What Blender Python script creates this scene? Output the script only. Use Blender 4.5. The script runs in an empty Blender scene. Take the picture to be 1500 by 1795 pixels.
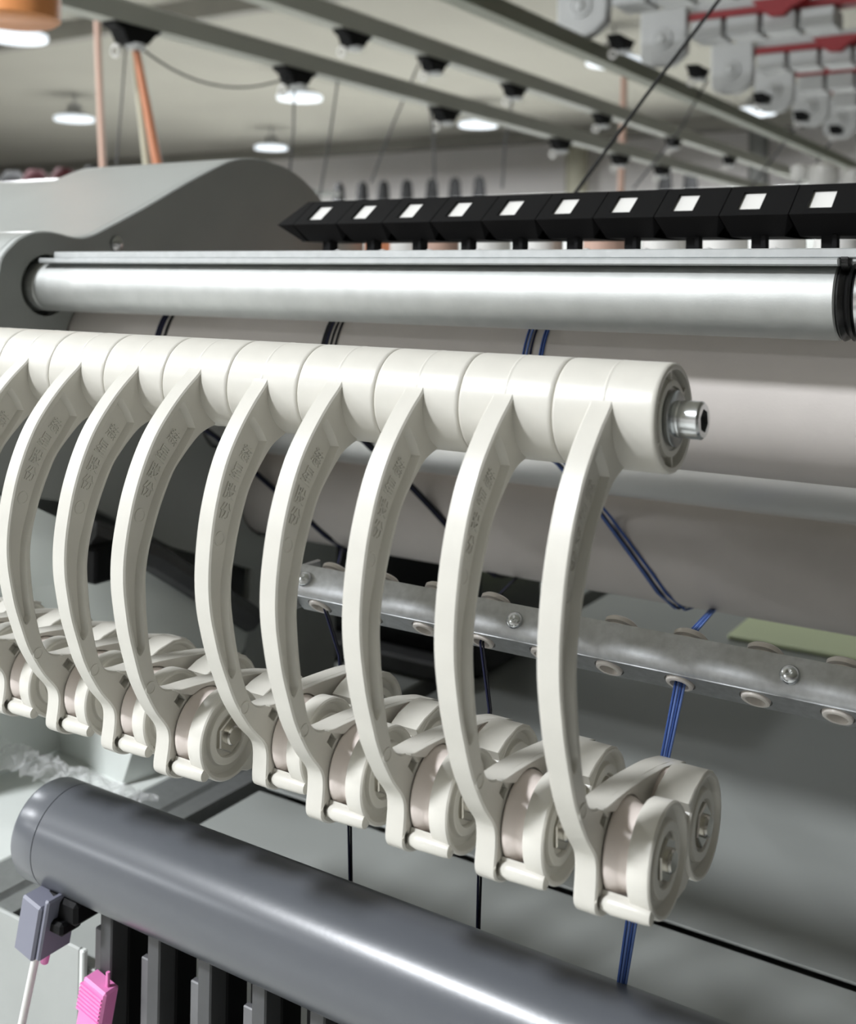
import bpy, math, random
from mathutils import Vector, Matrix
from mathutils.geometry import tessellate_polygon

random.seed(7)
scene = bpy.context.scene
col = scene.collection
sin, cos, pi, rad = math.sin, math.cos, math.pi, math.radians

# ------------------------------------------------------------------ camera
ZC = 1.30                                  # camera height above the floor
FPX, PPX, PPY = 1954.932, 750.0, 465.39    # focal length / principal point (1500 x 1795 frame)
YAW, PIT, ROL = rad(32.59763), rad(-0.908535), rad(0.804964)
fwd = Vector((-sin(YAW)*cos(PIT), cos(YAW)*cos(PIT), -sin(PIT)))
rgt = Vector((cos(YAW), sin(YAW), 0))
upv = rgt.cross(fwd)
R_ = cos(ROL)*rgt + sin(ROL)*upv
U_ = -sin(ROL)*rgt + cos(ROL)*upv
cam = bpy.data.cameras.new('camera')
co = bpy.data.objects.new('camera', cam)
col.objects.link(co)
m = Matrix((R_, U_, -fwd)).transposed().to_4x4()
m.translation = (0, 0, ZC)
co.matrix_world = m
cam.sensor_fit = 'HORIZONTAL'
cam.sensor_width = 36.0
cam.lens = FPX/1500*36.0
cam.shift_x = 0.0
cam.shift_y = -(897.5-PPY)/1500
cam.clip_start, cam.clip_end = 0.02, 200
cam.dof.use_dof = True
cam.dof.focus_distance = 0.50
cam.dof.aperture_fstop = 14.0
scene.camera = co

# ------------------------------------------------------------------ world, exposure
w = bpy.data.worlds.new('hall_air')
scene.world = w
w.use_nodes = True
w.node_tree.nodes['Background'].inputs[0].default_value = (0.75, 0.78, 0.82, 1)
w.node_tree.nodes['Background'].inputs[1].default_value = 0.0
scene.view_settings.view_transform = 'Standard'
scene.view_settings.look = 'None'
scene.view_settings.gamma = 1
scene.view_settings.use_curve_mapping = False
scene.view_settings.exposure = 0.2

# ------------------------------------------------------------------ pixel -> direction helpers (camera-relative coordinates)
def ray(u, v):
    return R_*((u-PPX)/FPX) - U_*((v-PPY)/FPX) + fwd
def at(u, v, x=None, y=None, z=None):
    r = ray(u, v)
    if x is not None: return r*(x/r.x)
    if y is not None: return r*(y/r.y)
    return r*(z/r.z)
def cyl_hit(u, v, cy, cz, rr):
    d = ray(u, v)
    a = d.y**2+d.z**2; b = -2*(d.y*cy+d.z*cz); c = cy*cy+cz*cz-rr*rr
    D = b*b-4*a*c
    t = (-b-math.sqrt(max(D, 0)))/2/a
    return d*t

# ------------------------------------------------------------------ materials
def mat(name, color, rough=0.5, metal=0.0, noise=0.0, nscale=30.0, bump=0.0, bscale=200.0, coat=0.0, emit=None, estr=0.0, alpha=1.0, trans=0.0, aniso=None, spec=None):
    mm = bpy.data.materials.new(name)
    mm.use_nodes = True
    nt = mm.node_tree; N = nt.nodes; L = nt.links
    b = N['Principled BSDF']
    c = tuple(color)+(1,)
    b.inputs['Base Color'].default_value = c
    b.inputs['Roughness'].default_value = rough
    b.inputs['Metallic'].default_value = metal
    if spec is not None: b.inputs['Specular IOR Level'].default_value = spec
    if coat: b.inputs['Coat Weight'].default_value = coat; b.inputs['Coat Roughness'].default_value = 0.15
    if trans: b.inputs['Transmission Weight'].default_value = trans
    if alpha < 1: b.inputs['Alpha'].default_value = alpha
    if emit:
        b.inputs['Emission Color'].default_value = tuple(emit)+(1,)
        b.inputs['Emission Strength'].default_value = estr
    tc = N.new('ShaderNodeTexCoord')
    mp = N.new('ShaderNodeMapping'); L.new(tc.outputs['Object'], mp.inputs[0])
    if aniso: mp.inputs['Scale'].default_value = aniso
    if noise:
        nz = N.new('ShaderNodeTexNoise'); nz.inputs['Scale'].default_value = nscale; nz.inputs['Detail'].default_value = 4
        L.new(mp.outputs[0], nz.inputs['Vector'])
        mr = N.new('ShaderNodeMapRange'); mr.inputs[1].default_value = 0.3; mr.inputs[2].default_value = 0.7
        mr.inputs[3].default_value = 1-noise; mr.inputs[4].default_value = 1+noise
        L.new(nz.outputs[0], mr.inputs[0])
        mx = N.new('ShaderNodeMix'); mx.data_type = 'RGBA'; mx.blend_type = 'MULTIPLY'; mx.inputs[0].default_value = 1
        mx.inputs[6].default_value = c
        L.new(mr.outputs[0], mx.inputs[7]); L.new(mx.outputs[2], b.inputs['Base Color'])
    if bump:
        n2 = N.new('ShaderNodeTexNoise'); n2.inputs['Scale'].default_value = bscale; n2.inputs['Detail'].default_value = 3
        L.new(mp.outputs[0], n2.inputs['Vector'])
        bp = N.new('ShaderNodeBump'); bp.inputs['Strength'].default_value = bump; bp.inputs['Distance'].default_value = 0.0004
        L.new(n2.outputs[0], bp.inputs['Height']); L.new(bp.outputs[0], b.inputs['Normal'])
    return mm

M = {}
M['cream'] = mat('cream_plastic', (0.61, 0.592, 0.537), 0.34, noise=0.03, nscale=60, bump=0.06, bscale=500)
M['wheel'] = mat('ceramic_wheel', (0.80, 0.715, 0.665), 0.28, noise=0.03, nscale=80)
M['zinc'] = mat('zinc_steel', (0.66, 0.68, 0.69), 0.22, 1.0, noise=0.1, nscale=150)
M['nut'] = mat('nut_steel', (0.62, 0.60, 0.55), 0.25, 1.0)
M['alu'] = mat('satin_aluminium', (0.52, 0.53, 0.515), 0.60, 1.0, noise=0.05, nscale=90, bump=0.10, bscale=900)
M['alu_plate'] = mat('milled_aluminium', (0.50, 0.515, 0.515), 0.55, 1.0, noise=0.05, nscale=160, bump=0.08, bscale=700)
M['angle'] = mat('brushed_angle', (0.54, 0.55, 0.56), 0.55, 1.0, noise=0.10, nscale=250, bump=0.15, bscale=900)
M['chrome'] = mat('satin_roller', (0.72, 0.71, 0.69), 0.42, 0.75, noise=0.03, nscale=20)
M['roller'] = mat('beige_roller', (0.57, 0.53, 0.50), 0.72, noise=0.04, nscale=25, bump=0.12, bscale=700)
M['panel'] = mat('grey_panel', (0.34, 0.355, 0.34), 0.5, noise=0.04, nscale=20, bump=0.1, bscale=600)
M['cover'] = mat('painted_cover', (0.34, 0.355, 0.34), 0.34, noise=0.02, nscale=10, bump=0.05, bscale=300)
M['bed'] = mat('painted_bed', (0.34, 0.355, 0.34), 0.42, noise=0.04, nscale=8, bump=0.05, bscale=250)
M['bed_light'] = mat('pale_bed', (0.70, 0.73, 0.70), 0.35, noise=0.04, nscale=6)
M['black'] = mat('black_plastic', (0.005, 0.005, 0.0055), 0.6, spec=0.15)
M['rubber'] = mat('black_rubber', (0.008, 0.008, 0.008), 0.25)
M['tube_dark'] = mat('slate_plastic', (0.088, 0.094, 0.106), 0.29, noise=0.06, nscale=12, bump=0.06, bscale=300)
M['slate'] = mat('slate_block', (0.20, 0.205, 0.26), 0.5)
M['slate_dark'] = mat('slate_block_dark', (0.03, 0.026, 0.032), 0.6)
M['iron'] = mat('dark_iron', (0.055, 0.056, 0.058), 0.55, noise=0.15, nscale=40)
M['carrier_plate'] = mat('grey_carrier', (0.13, 0.13, 0.135), 0.45, noise=0.25, nscale=30)
M['pink'] = mat('pink_plastic', (0.85, 0.25, 0.56), 0.5)
M['white'] = mat('white_ceramic', (0.80, 0.79, 0.76), 0.25)
M['white_plastic'] = mat('white_plastic', (0.50, 0.51, 0.51), 0.4)
M['eyelet'] = mat('eyelet_ceramic', (0.78, 0.73, 0.68), 0.3)
M['film'] = mat('clear_film', (0.9, 0.9, 0.9), 0.06, alpha=0.2)
M['blue'] = mat('blue_yarn', (0.035, 0.085, 0.30), 0.8)
M['blue_light'] = mat('light_blue_yarn', (0.13, 0.21, 0.50), 0.8)
M['navy'] = mat('navy_yarn', (0.008, 0.010, 0.045), 0.85)
M['black_yarn'] = mat('black_yarn', (0.008, 0.008, 0.012), 0.85)
M['grey_yarn'] = mat('grey_yarn', (0.10, 0.10, 0.105), 0.9)
M['rail'] = mat('rail_grey', (0.40, 0.405, 0.36), 0.5, noise=0.05, nscale=4)
M['orange'] = mat('orange_lens', (0.90, 0.36, 0.13), 0.35)
M['orange_pipe'] = mat('orange_pipe', (0.62, 0.24, 0.12), 0.5)
M['pinkish'] = mat('salmon_pipe', (0.60, 0.40, 0.32), 0.5)
M['tan'] = mat('tan_pipe', (0.52, 0.50, 0.38), 0.5)
M['red'] = mat('red_plastic', (0.30, 0.012, 0.018), 0.5)
M['plate'] = mat('grey_plate', (0.34, 0.355, 0.34), 0.5, noise=0.06, nscale=15)
M['maroon'] = mat('maroon_yarn', (0.055, 0.006, 0.009), 0.9)
M['charcoal'] = mat('charcoal_yarn', (0.018, 0.018, 0.018), 0.9)
M['wall'] = mat('painted_wall', (0.90, 0.865, 0.84), 0.85, noise=0.05, nscale=0.5)
M['ceiling'] = mat('ceiling_sheet', (0.34, 0.325, 0.28), 0.85, noise=0.05, nscale=0.6)
M['floor'] = mat('concrete_floor', (0.62, 0.62, 0.59), 0.6, noise=0.12, nscale=1.5)
M['beam'] = mat('steel_beam', (0.20, 0.19, 0.165), 0.6, noise=0.05, nscale=3)
M['lamp'] = mat('lamp_diffuser', (0.8, 0.82, 0.85), 0.5, emit=(0.82, 0.90, 1.0), estr=0.62)
M['lamp_body'] = mat('lamp_housing', (0.30, 0.30, 0.29), 0.5)
M['green_card'] = mat('green_card', (0.84, 0.93, 0.62), 0.6)
M['green'] = mat('olive_paint', (0.20, 0.21, 0.155), 0.5)
M['machine'] = mat('far_machine', (0.26, 0.265, 0.25), 0.5, noise=0.05, nscale=3)

# ------------------------------------------------------------------ mesh helpers
# coordinates are camera-relative metres unless the parent is a "local" thing
ROOTS = {}
def link(o, parent):
    col.objects.link(o)
    if parent is not None: o.parent = parent
    return o
def thing(name, label, cat, loc=(0, 0, 0), group=None, rx=0.0, local=False):
    o = bpy.data.objects.new(name, None)
    o.empty_display_size = 0.02
    col.objects.link(o)
    o.location = (loc[0], loc[1], loc[2]+ZC)
    o.rotation_euler = (rx, 0, 0)
    o['label'] = label; o['category'] = cat
    if group: o['group'] = group
    ROOTS[o.name] = Vector((0, 0, -1e9)) if local else Vector(loc)
    return o
def tag(o, label, cat, group=None, kind=None):
    if label: o['label'] = label
    if cat: o['category'] = cat
    if group: o['group'] = group
    if kind: o['kind'] = kind
    return o
def root_of(o):
    while o.parent is not None: o = o.parent
    return o
def mk(name, geo, material, parent=None, smooth=40, label=None, local=False):
    vs, fs = geo
    if not local:
        if parent is None:
            off = Vector((0, 0, ZC))
            vs = [Vector(v)+off for v in vs]
        else:
            off = ROOTS.get(root_of(parent).name, Vector((0, 0, 0)))
            rt = root_of(parent)
            if rt.type == 'EMPTY': vs = [Vector(v)-off for v in vs]
            else: vs = [Vector(v)-Vector(rt['org']) for v in vs] if 'org' in rt else [Vector(v)+Vector((0, 0, ZC)) for v in vs]
    me = bpy.data.meshes.new(name)
    me.from_pydata([tuple(v) for v in vs], [], fs)
    me.validate()
    me.update()
    if smooth:
        me.polygons.foreach_set('use_smooth', [True]*len(me.polygons))
        me.set_sharp_from_angle(angle=rad(smooth))
    me.materials.append(material)
    o = bpy.data.objects.new(name, me)
    if label: o['label'] = label
    return link(o, parent)
def single(name, geo, material, label, cat, group=None, smooth=40, org=None):
    """a thing that is one mesh, its origin at org (camera-relative)"""
    vs, fs = geo
    if org is None:
        n = len(vs)
        org = (sum(v[0] for v in vs)/n, sum(v[1] for v in vs)/n, min(v[2] for v in vs))
    o = mk(name, ([Vector(v)-Vector(org) for v in vs], fs), material, None, smooth, local=True)
    o.location = (org[0], org[1], org[2]+ZC)
    return tag(o, label, cat, group)
def join(*gs):
    V, Fc = [], []
    for vs, fs in gs:
        n = len(V)
        V += [tuple(v) for v in vs]
        Fc += [tuple(i+n for i in f) for f in fs]
    return V, Fc
def shift(g, d):
    return [(v[0]+d[0], v[1]+d[1], v[2]+d[2]) for v in g[0]], g[1]
def box(x0, x1, y0, y1, z0, z1, c=0.0):
    """box with small chamfers on all edges"""
    if c <= 0:
        V = [(x, y, z) for x in (x0, x1) for y in (y0, y1) for z in (z0, z1)]
        return V, [(0, 1, 3, 2), (4, 6, 7, 5), (0, 4, 5, 1), (2, 3, 7, 6), (0, 2, 6, 4), (1, 5, 7, 3)]
    V = []; idx = {}
    X = (x0, x1); Y = (y0, y1); Z = (z0, z1)
    for i in (0, 1):
        for j in (0, 1):
            for k in (0, 1):
                s = (1 if i == 0 else -1, 1 if j == 0 else -1, 1 if k == 0 else -1)
                for a in range(3):
                    p = [X[i]+s[0]*c, Y[j]+s[1]*c, Z[k]+s[2]*c]
                    p[a] = (X[i], Y[j], Z[k])[a]
                    idx[(i, j, k, a)] = len(V); V.append(tuple(p))
    Fc = []
    for i in (0, 1): Fc.append([idx[(i, a, b, 0)] for a, b in ((0, 0), (1, 0), (1, 1), (0, 1))][::(1 if i else -1)])
    for j in (0, 1): Fc.append([idx[(a, j, b, 1)] for a, b in ((0, 0), (1, 0), (1, 1), (0, 1))][::(-1 if j else 1)])
    for k in (0, 1): Fc.append([idx[(a, b, k, 2)] for a, b in ((0, 0), (1, 0), (1, 1), (0, 1))][::(1 if k else -1)])
    for i in (0, 1):
        for j in (0, 1): Fc.append([idx[(i, j, 0, 0)], idx[(i, j, 1, 0)], idx[(i, j, 1, 1)], idx[(i, j, 0, 1)]][::(1 if i != j else -1)])
    for i in (0, 1):
        for k in (0, 1): Fc.append([idx[(i, 0, k, 0)], idx[(i, 1, k, 0)], idx[(i, 1, k, 2)], idx[(i, 0, k, 2)]][::(-1 if i != k else 1)])
    for j in (0, 1):
        for k in (0, 1): Fc.append([idx[(0, j, k, 1)], idx[(1, j, k, 1)], idx[(1, j, k, 2)], idx[(0, j, k, 2)]][::(1 if j != k else -1)])
    for i in (0, 1):
        for j in (0, 1):
            for k in (0, 1): Fc.append([idx[(i, j, k, 0)], idx[(i, j, k, 1)], idx[(i, j, k, 2)]][::(1 if (i+j+k) % 2 else -1)])
    return V, [tuple(f) for f in Fc]
def lathe_x(prof, cy, cz, seg=48, closed=False, a0=0.0, a1=2*pi):
    """revolve (x, r) profile around the x axis through (cy, cz)"""
    full = abs(a1-a0-2*pi) < 1e-6
    n = seg if full else seg+1
    V, Fc = [], []
    for (x, r) in prof:
        for i in range(n):
            a = a0+(a1-a0)*i/seg
            V.append((x, cy+r*cos(a), cz+r*sin(a)))
    k = len(prof)
    for j in range(k if closed else k-1):
        j2 = (j+1) % k
        for i in range(seg):
            i2 = (i+1) % n if full else i+1
            Fc.append((j*n+i, j*n+i2, j2*n+i2, j2*n+i))
    if not closed and full:
        if prof[0][1] > 1e-7: Fc.append(tuple(range(n))[::-1])
        if prof[-1][1] > 1e-7: Fc.append(tuple((k-1)*n+i for i in range(n)))
    return V, Fc
def lathe_z(prof, cx, cy, seg=32):
    V, Fc = [], []
    for (r, z) in prof:
        for i in range(seg):
            a = 2*pi*i/seg
            V.append((cx+r*cos(a), cy+r*sin(a), z))
    k = len(prof)
    for j in range(k-1):
        for i in range(seg):
            i2 = (i+1) % seg
            Fc.append((j*seg+i, j*seg+i2, (j+1)*seg+i2, (j+1)*seg+i))
    if prof[0][0] > 1e-7: Fc.append(tuple(range(seg))[::-1])
    if prof[-1][0] > 1e-7: Fc.append(tuple((k-1)*seg+i for i in range(seg)))
    return V, Fc
def frame_of(d):
    d = Vector(d).normalized()
    a = Vector((0, 0, 1)) if abs(d.z) < 0.9 else Vector((1, 0, 0))
    u = d.cross(a).normalized(); return u, d.cross(u)
def lathe_ax(prof, org, axis, seg=24):
    """revolve (t, r) around an arbitrary axis"""
    org = Vector(org); ax = Vector(axis).normalized(); u, v = frame_of(ax)
    V, Fc = [], []
    for (t, r) in prof:
        for i in range(seg):
            a = 2*pi*i/seg
            V.append(tuple(org+ax*t+u*(r*cos(a))+v*(r*sin(a))))
    k = len(prof)
    for j in range(k-1):
        for i in range(seg):
            i2 = (i+1) % seg
            Fc.append((j*seg+i, j*seg+i2, (j+1)*seg+i2, (j+1)*seg+i))
    if prof[0][1] > 1e-7: Fc.append(tuple(range(seg))[::-1])
    if prof[-1][1] > 1e-7: Fc.append(tuple((k-1)*seg+i for i in range(seg)))
    return V, Fc
def tube(pts, r, seg=8, r2=None):
    pts = [Vector(p) for p in pts]
    V, Fc = [], []
    n = len(pts)
    u = None
    for i, p in enumerate(pts):
        d = (pts[min(i+1, n-1)]-pts[max(i-1, 0)]).normalized()
        if u is None: u, v = frame_of(d)
        else:
            u = (u-d*u.dot(d)).normalized(); v = d.cross(u)
        rr = r if r2 is None else r+(r2-r)*i/(n-1)
        for k in range(seg):
            a = 2*pi*k/seg
            V.append(tuple(p+u*(rr*cos(a))+v*(rr*sin(a))))
    for i in range(n-1):
        for k in range(seg):
            k2 = (k+1) % seg
            Fc.append((i*seg+k, i*seg+k2, (i+1)*seg+k2, (i+1)*seg+k))
    Fc.append(tuple(range(seg))[::-1]); Fc.append(tuple((n-1)*seg+k for k in range(seg)))
    return V, Fc
def area2(L):
    return sum(L[i][0]*L[(i+1) % len(L)][1]-L[(i+1) % len(L)][0]*L[i][1] for i in range(len(L)))/2
def inset(L, c):
    """move a CCW loop inwards by c"""
    n = len(L); out = []
    for i in range(n):
        p0, p1, p2 = Vector(L[i-1]), Vector(L[i]), Vector(L[(i+1) % n])
        a = (p1-p0); b = (p2-p1)
        if a.length < 1e-9: a = b
        if b.length < 1e-9: b = a
        a = a.normalized(); b = b.normalized()
        na = Vector((-a.y, a.x)); nb = Vector((-b.y, b.x))
        nn = (na+nb)
        if nn.length < 1e-6: nn = na
        nn.normalize()
        k = min(1/max(nn.dot(na), 0.35), 2.2)
        q = p1+nn*(c*k)
        out.append((q.x, q.y))
    return out
def catmull(P, sub=4):
    out = []
    n = len(P)
    for i in range(n-1):
        p0, p1, p2, p3 = P[max(i-1, 0)], P[i], P[i+1], P[min(i+2, n-1)]
        for s in range(sub):
            t = s/sub
            out.append(tuple(0.5*((2*p1[k])+(-p0[k]+p2[k])*t+(2*p0[k]-5*p1[k]+4*p2[k]-p3[k])*t*t+(-p0[k]+3*p1[k]-3*p2[k]+p3[k])*t**3) for k in (0, 1)))
    out.append(tuple(P[-1]))
    return out
def slab(outer, x0, x1, ch=0.0, pockets=(), holes=()):
    """plate in the y-z plane between x0 and x1 (visible face x1); pockets = (loop, depth, draft) cut into the x1 face, holes go through"""
    if area2(outer) < 0: outer = outer[::-1]
    V, Fc = [], []
    def add(L, x):
        s = len(V)
        V.extend((x, p[0], p[1]) for p in L); return list(range(s, s+len(L)))
    def wall(a, b):
        n = len(a)
        for i in range(n): Fc.append((a[i], a[(i+1) % n], b[(i+1) % n], b[i]))
    def cap(loops, ids, flip=False):
        flat = [i for l in ids for i in l]
        for t in tessellate_polygon([[Vector((p[0], p[1], 0)) for p in l] for l in loops]):
            t = [flat[i] for i in t]
            a, b, c = (V[i] for i in t)
            s = (b[1]-a[1])*(c[2]-a[2])-(c[1]-a[1])*(b[2]-a[2])
            if (s < 0) != flip: t = t[::-1]
            Fc.append(tuple(t))
    hs = [h if area2(h) > 0 else h[::-1] for h in holes]
    b0 = add(inset(outer, ch) if ch else outer, x0)
    prev = b0
    if ch:
        b1 = add(outer, x0+ch); wall(b0, b1); prev = b1
        b2 = add(outer, x1-ch); wall(prev, b2); prev = b2
        top = inset(outer, ch); t1 = add(top, x1); wall(prev, t1)
    else:
        top = outer; t1 = add(top, x1); wall(prev, t1)
    tl, ti = [top], [t1]
    bl, bi = [inset(outer, ch) if ch else outer], [b0]
    for h in hs:
        a = add(h, x0); b = add(h, x1)
        wall(b, a); tl.append(h); ti.append(b); bl.append(h); bi.append(a)
    for (L, dep, draft) in pockets:
        if area2(L) < 0: L = L[::-1]
        e = add(inset(L, -0.0005), x1); e2 = add(L, x1-0.0005)
        fl = inset(L, draft); f = add(fl, x1-dep)
        wall(e2, e); wall(f, e2)
        tl.append(inset(L, -0.0005)); ti.append(e)
        cap([fl], [f])
    cap(tl, ti); cap(bl, bi, True)
    return V, Fc
def circ(cy, cz, r, n=40, a0=0.0, a1=2*pi):
    return [(cy+r*cos(a0+(a1-a0)*i/n), cz+r*sin(a0+(a1-a0)*i/n)) for i in range(n)]
def mm_(L): return [(a/1000, b/1000) for a, b in L]
def copy_tree(o, parent=None):
    c = o.copy(); col.objects.link(c); c.parent = parent
    for ch in list(o.children): copy_tree(ch, c)
    return c

# ================================================================== the hall
def struct(name, geo, material):
    o = mk(name, geo, material, None, 0); o['kind'] = 'structure'; return o
HX0, HX1, HY0, HY1, HZ1 = -26.0, 10.0, -9.0, 16.0, 2.26
struct('floor', box(HX0, HX1, HY0, HY1, -ZC-0.1, -ZC), M['floor'])
struct('ceiling', box(HX0, HX1, HY0, HY1, HZ1, HZ1+0.1), M['ceiling'])
struct('wall_back', box(HX0, HX1, HY1, HY1+0.1, -ZC, HZ1), M['wall'])
struct('wall_front', box(HX0, HX1, HY0-0.1, HY0, -ZC, HZ1), M['wall'])
struct('wall_left', box(HX0-0.1, HX0, HY0, HY1, -ZC, HZ1), M['wall'])
struct('wall_right', box(HX1, HX1+0.1, HY0, HY1, -ZC, HZ1), M['wall'])
for i in range(1, 5, 2):
    struct('trim_%d' % (i+1), box(HX0, HX1, 2.5+i*4.0, 2.62+i*4.0, HZ1-0.16, HZ1), M['beam'])

# hanging lamps: diffuser disc, housing, cord, and the lamp's own light
LAMP_Z = 1.93
def lamp(x, y, label, off='', z=LAMP_Z, group='round high-bay lamps under the hall ceiling'):
    t = thing('ceiling_lamp'+off, label, 'lamp', (x, y, z), group)
    mk('diffuser'+off, lathe_z([(0.0, z), (0.235, z), (0.24, z+0.012), (0.24, z+0.045), (0.215, z+0.055)], x, y, 28), M['lamp'], t)
    mk('housing', lathe_z([(0.20, z+0.055), (0.17, z+0.09), (0.09, z+0.11), (0.08, z+0.20), (0.0, z+0.20)], x, y, 28), M['lamp_body'], t)
    mk('cord', lathe_z([(0.012, z+0.20), (0.012, HZ1)], x, y, 8), M['lamp_body'], t)
    la = bpy.data.lights.new('lamp_light'+off, 'AREA'); la.shape = 'DISK'; la.size = 0.46; la.energy = LP; la.color = (0.93, 0.96, 1.0)
    lo = bpy.data.objects.new('lamp_light'+off, la); col.objects.link(lo); lo.parent = t; lo.location = (0, 0, -0.006)
    return t
seen = [((30, 70), 'round white lamp partly under the orange beacon'), ((130, 212), 'round white lamp beside the salmon pipe'),
        ((475, 262), 'round white lamp just above the hump of the grey housing'), ((525, 175), 'round white lamp right under a black yarn guide'),
        ((838, 222), 'faint round lamp near the back wall under the lower rail'), ((1075, 113), 'round white lamp above the short salmon pipe'),
        ((1322, 200), 'round lamp below the row of white tension units')]
LP = 150                                   # watts, the same for every lamp of the hall
for (u, v), lb in seen:
    p = at(u, v, z=LAMP_Z)
    lamp(p.x, p.y, lb)
for (x, y) in ((-5.5, -1.5), (-1.6, -1.5), (-5.5, -5.0), (-9.4, -1.5), (-9.4, -5.0), (-5.2, 1.2)):
    lamp(x, y, 'round lamp over the aisle in front of the machine', '_offscreen')

# ================================================================== the swing arms
CX, CY, CZ, PL = -0.14051631, 0.38544727, -0.04725951, 0.03948225
FY, FZ = -15.5, -152.0      # front wheel axle, mm in the arm's own frame
BY, BZ = 22.5, -157.0       # rear wheel axle
O_ = [(-17.2, 9.6), (-19.9, 5.9), (-27, 0.3), (-33.8, -5.8), (-40.4, -12.8), (-45.8, -19.8), (-50.5, -28), (-54.5, -37), (-57.6, -46), (-60, -56), (-61.5, -65),
      (-62.1, -73.5), (-61.7, -82), (-60.2, -91.5), (-58.2, -101), (-55, -111.4), (-51.6, -121.3), (-47.3, -130), (-42.2, -138.4), (-36.8, -145.2), (-34.8, -149),
      (-34.4, -153), (-35, -158), (-35.9, -163), (-35.4, -166.4), (-32, -169.4), (-27, -171.4), (-20, -172)]
I_ = [(-9, -18.4), (-14.9, -20.1), (-19.3, -22.2), (-24, -25.9), (-29.7, -31.1), (-34.7, -36.7), (-39.5, -45.4), (-42.7, -52.3), (-45.3, -59.1), (-48, -68),
      (-49.3, -75.9), (-49.5, -82.1), (-48.9, -91.6), (-48, -99.7), (-46.8, -107.8), (-44.8, -116.8), (-43, -122.6), (-40.6, -127), (-36.5, -130), (-30, -131.4),
      (-22, -132), (-10, -133.3), (4, -135.6), (25, -139.7), (38, -143.4), (45, -145.7), (49.6, -147.8)]
LOW = [(-12, -172), (-3, -172), (3, -171.2), (8, -172.6), (15, -174.9), (22, -175.8), (30, -174.2), (37, -169), (41, -161), (43, -155), (46, -152), (49.4, -150.5)]
outline = mm_(catmull(O_, 3)+LOW+catmull(I_, 3)[::-1]+[(-8, -10), (-11, 5)])
RL = [(-30.2, -6.8), (-39.1, -16.8), (-45.6, -25.1), (-49.9, -33.4), (-54.3, -44), (-57.8, -56), (-59.4, -65), (-60, -73.7), (-59.3, -84.1), (-56.9, -97.5), (-53.6, -109), (-52.1, -110.6)]
RR = [(-52.1, -110.6), (-50.6, -109), (-50.1, -106.5), (-51.2, -99), (-52.0, -90.8), (-52.3, -83), (-51.9, -75.3), (-50.6, -68), (-48.4, -61.6), (-45.8, -53.4), (-42.3, -45.4), (-37, -36), (-30.9, -28.7), (-24.2, -21.4), (-22.6, -18.6), (-25.4, -13), (-29.4, -7.2)]
recess = mm_(catmull(RL, 3)[:-1]+catmull(RR[:-4], 3)+RR[-3:])
def diamond(y, z, a, b, t):
    c, s = cos(t), sin(t)
    return mm_([(y+c*p-s*q, z+s*p+c*q) for p, q in ((-a, -b), (a, -b), (a, b), (-a, b))])
XF, XB = 0.0040, -0.0049
def arm_geo():
    body = slab(outline, XB, XF, 0.0007, pockets=[(recess, 0.0030, 0.0011), (diamond(-28.6, -137.0, 2.0, 2.6, rad(40)), 0.004, 0.0001), (diamond(-33.4, -163.2, 1.6, 1.9, rad(35)), 0.004, 0.0001)])
    # lip over the wheels: follows the arm's top edge and the two wheel arcs
    top, bot = [], []
    def topz(y):
        for a, b in zip(I_[18:], I_[19:]):
            if a[0] <= y <= b[0]: return a[1]+(b[1]-a[1])*(y-a[0])/(b[0]-a[0])
        return I_[-1][1]
    ys = [-33+i*(81.0)/60 for i in range(61)]
    for y in ys:
        top.append((y, topz(y)))
        b = -146.5 if y > -1 else topz(y)-(0.6+5.5*max(0, min(1, (y+33)/16)))
        for (cy_, cz_) in ((FY, FZ), (BY, BZ)):
            if abs(y-cy_) < 17.5: b = max(b, cz_+math.sqrt(17.5**2-(y-cy_)**2))
        bot.append((y, min(b, topz(y)-0.5)))
    lip = slab(mm_(top+bot[::-1]), XF-0.001, XF+0.0020, 0.0002)
    return join(body, lip)
def hub_geo():
    h = PL/2-0.00012
    pr = [(-h, 0.0085), (-h, 0.0194), (-h+0.0003, 0.0198), (-h+0.0008, 0.02), (-h+0.0012, 0.02), (-0.0009, 0.02), (-0.0005, 0.02), (-0.0002, 0.02012), (0.0002, 0.02012), (0.0005, 0.02), (0.0009, 0.02), (h-0.0020, 0.02), (h-0.0012, 0.01995), (h-0.0004, 0.0196), (h-0.0001, 0.0192), (h, 0.0186), (h, 0.0180), (h-0.0001, 0.0176), (h-0.0030, 0.0172), (h-0.0034, 0.0168), (h-0.0034, 0.0144), (h-0.0030, 0.0140), (h-0.0008, 0.0137), (h-0.0006, 0.0132), (h-0.0006, 0.0116), (h-0.0016, 0.0113), (h-0.0016, 0.0085)]
    g = lathe_x(pr, 0, 0, 72, closed=True)
    ribs = []
    for k in range(6):
        a = k*pi/3+0.5*pi/3
        vs, fs = box(h-0.0036, h-0.0012, 0.0138, 0.0174, -0.0006, 0.0006)
        ribs.append(([(v[0], v[1]*cos(a)-v[2]*sin(a), v[1]*sin(a)+v[2]*cos(a)) for v in vs], fs))
    return join(g, *ribs)
def wheel_geo(cy, cz):
    return lathe_x([(0.0046, 0.0045), (0.0046, 0.0166), (0.0052, 0.0170), (0.0066, 0.0168), (0.0092, 0.0153), (0.0120, 0.0146), (0.0150, 0.0153), (0.0168, 0.0164), (0.0172, 0.0045)], cy, cz, 56, closed=True)
XC = 0.0227
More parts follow.
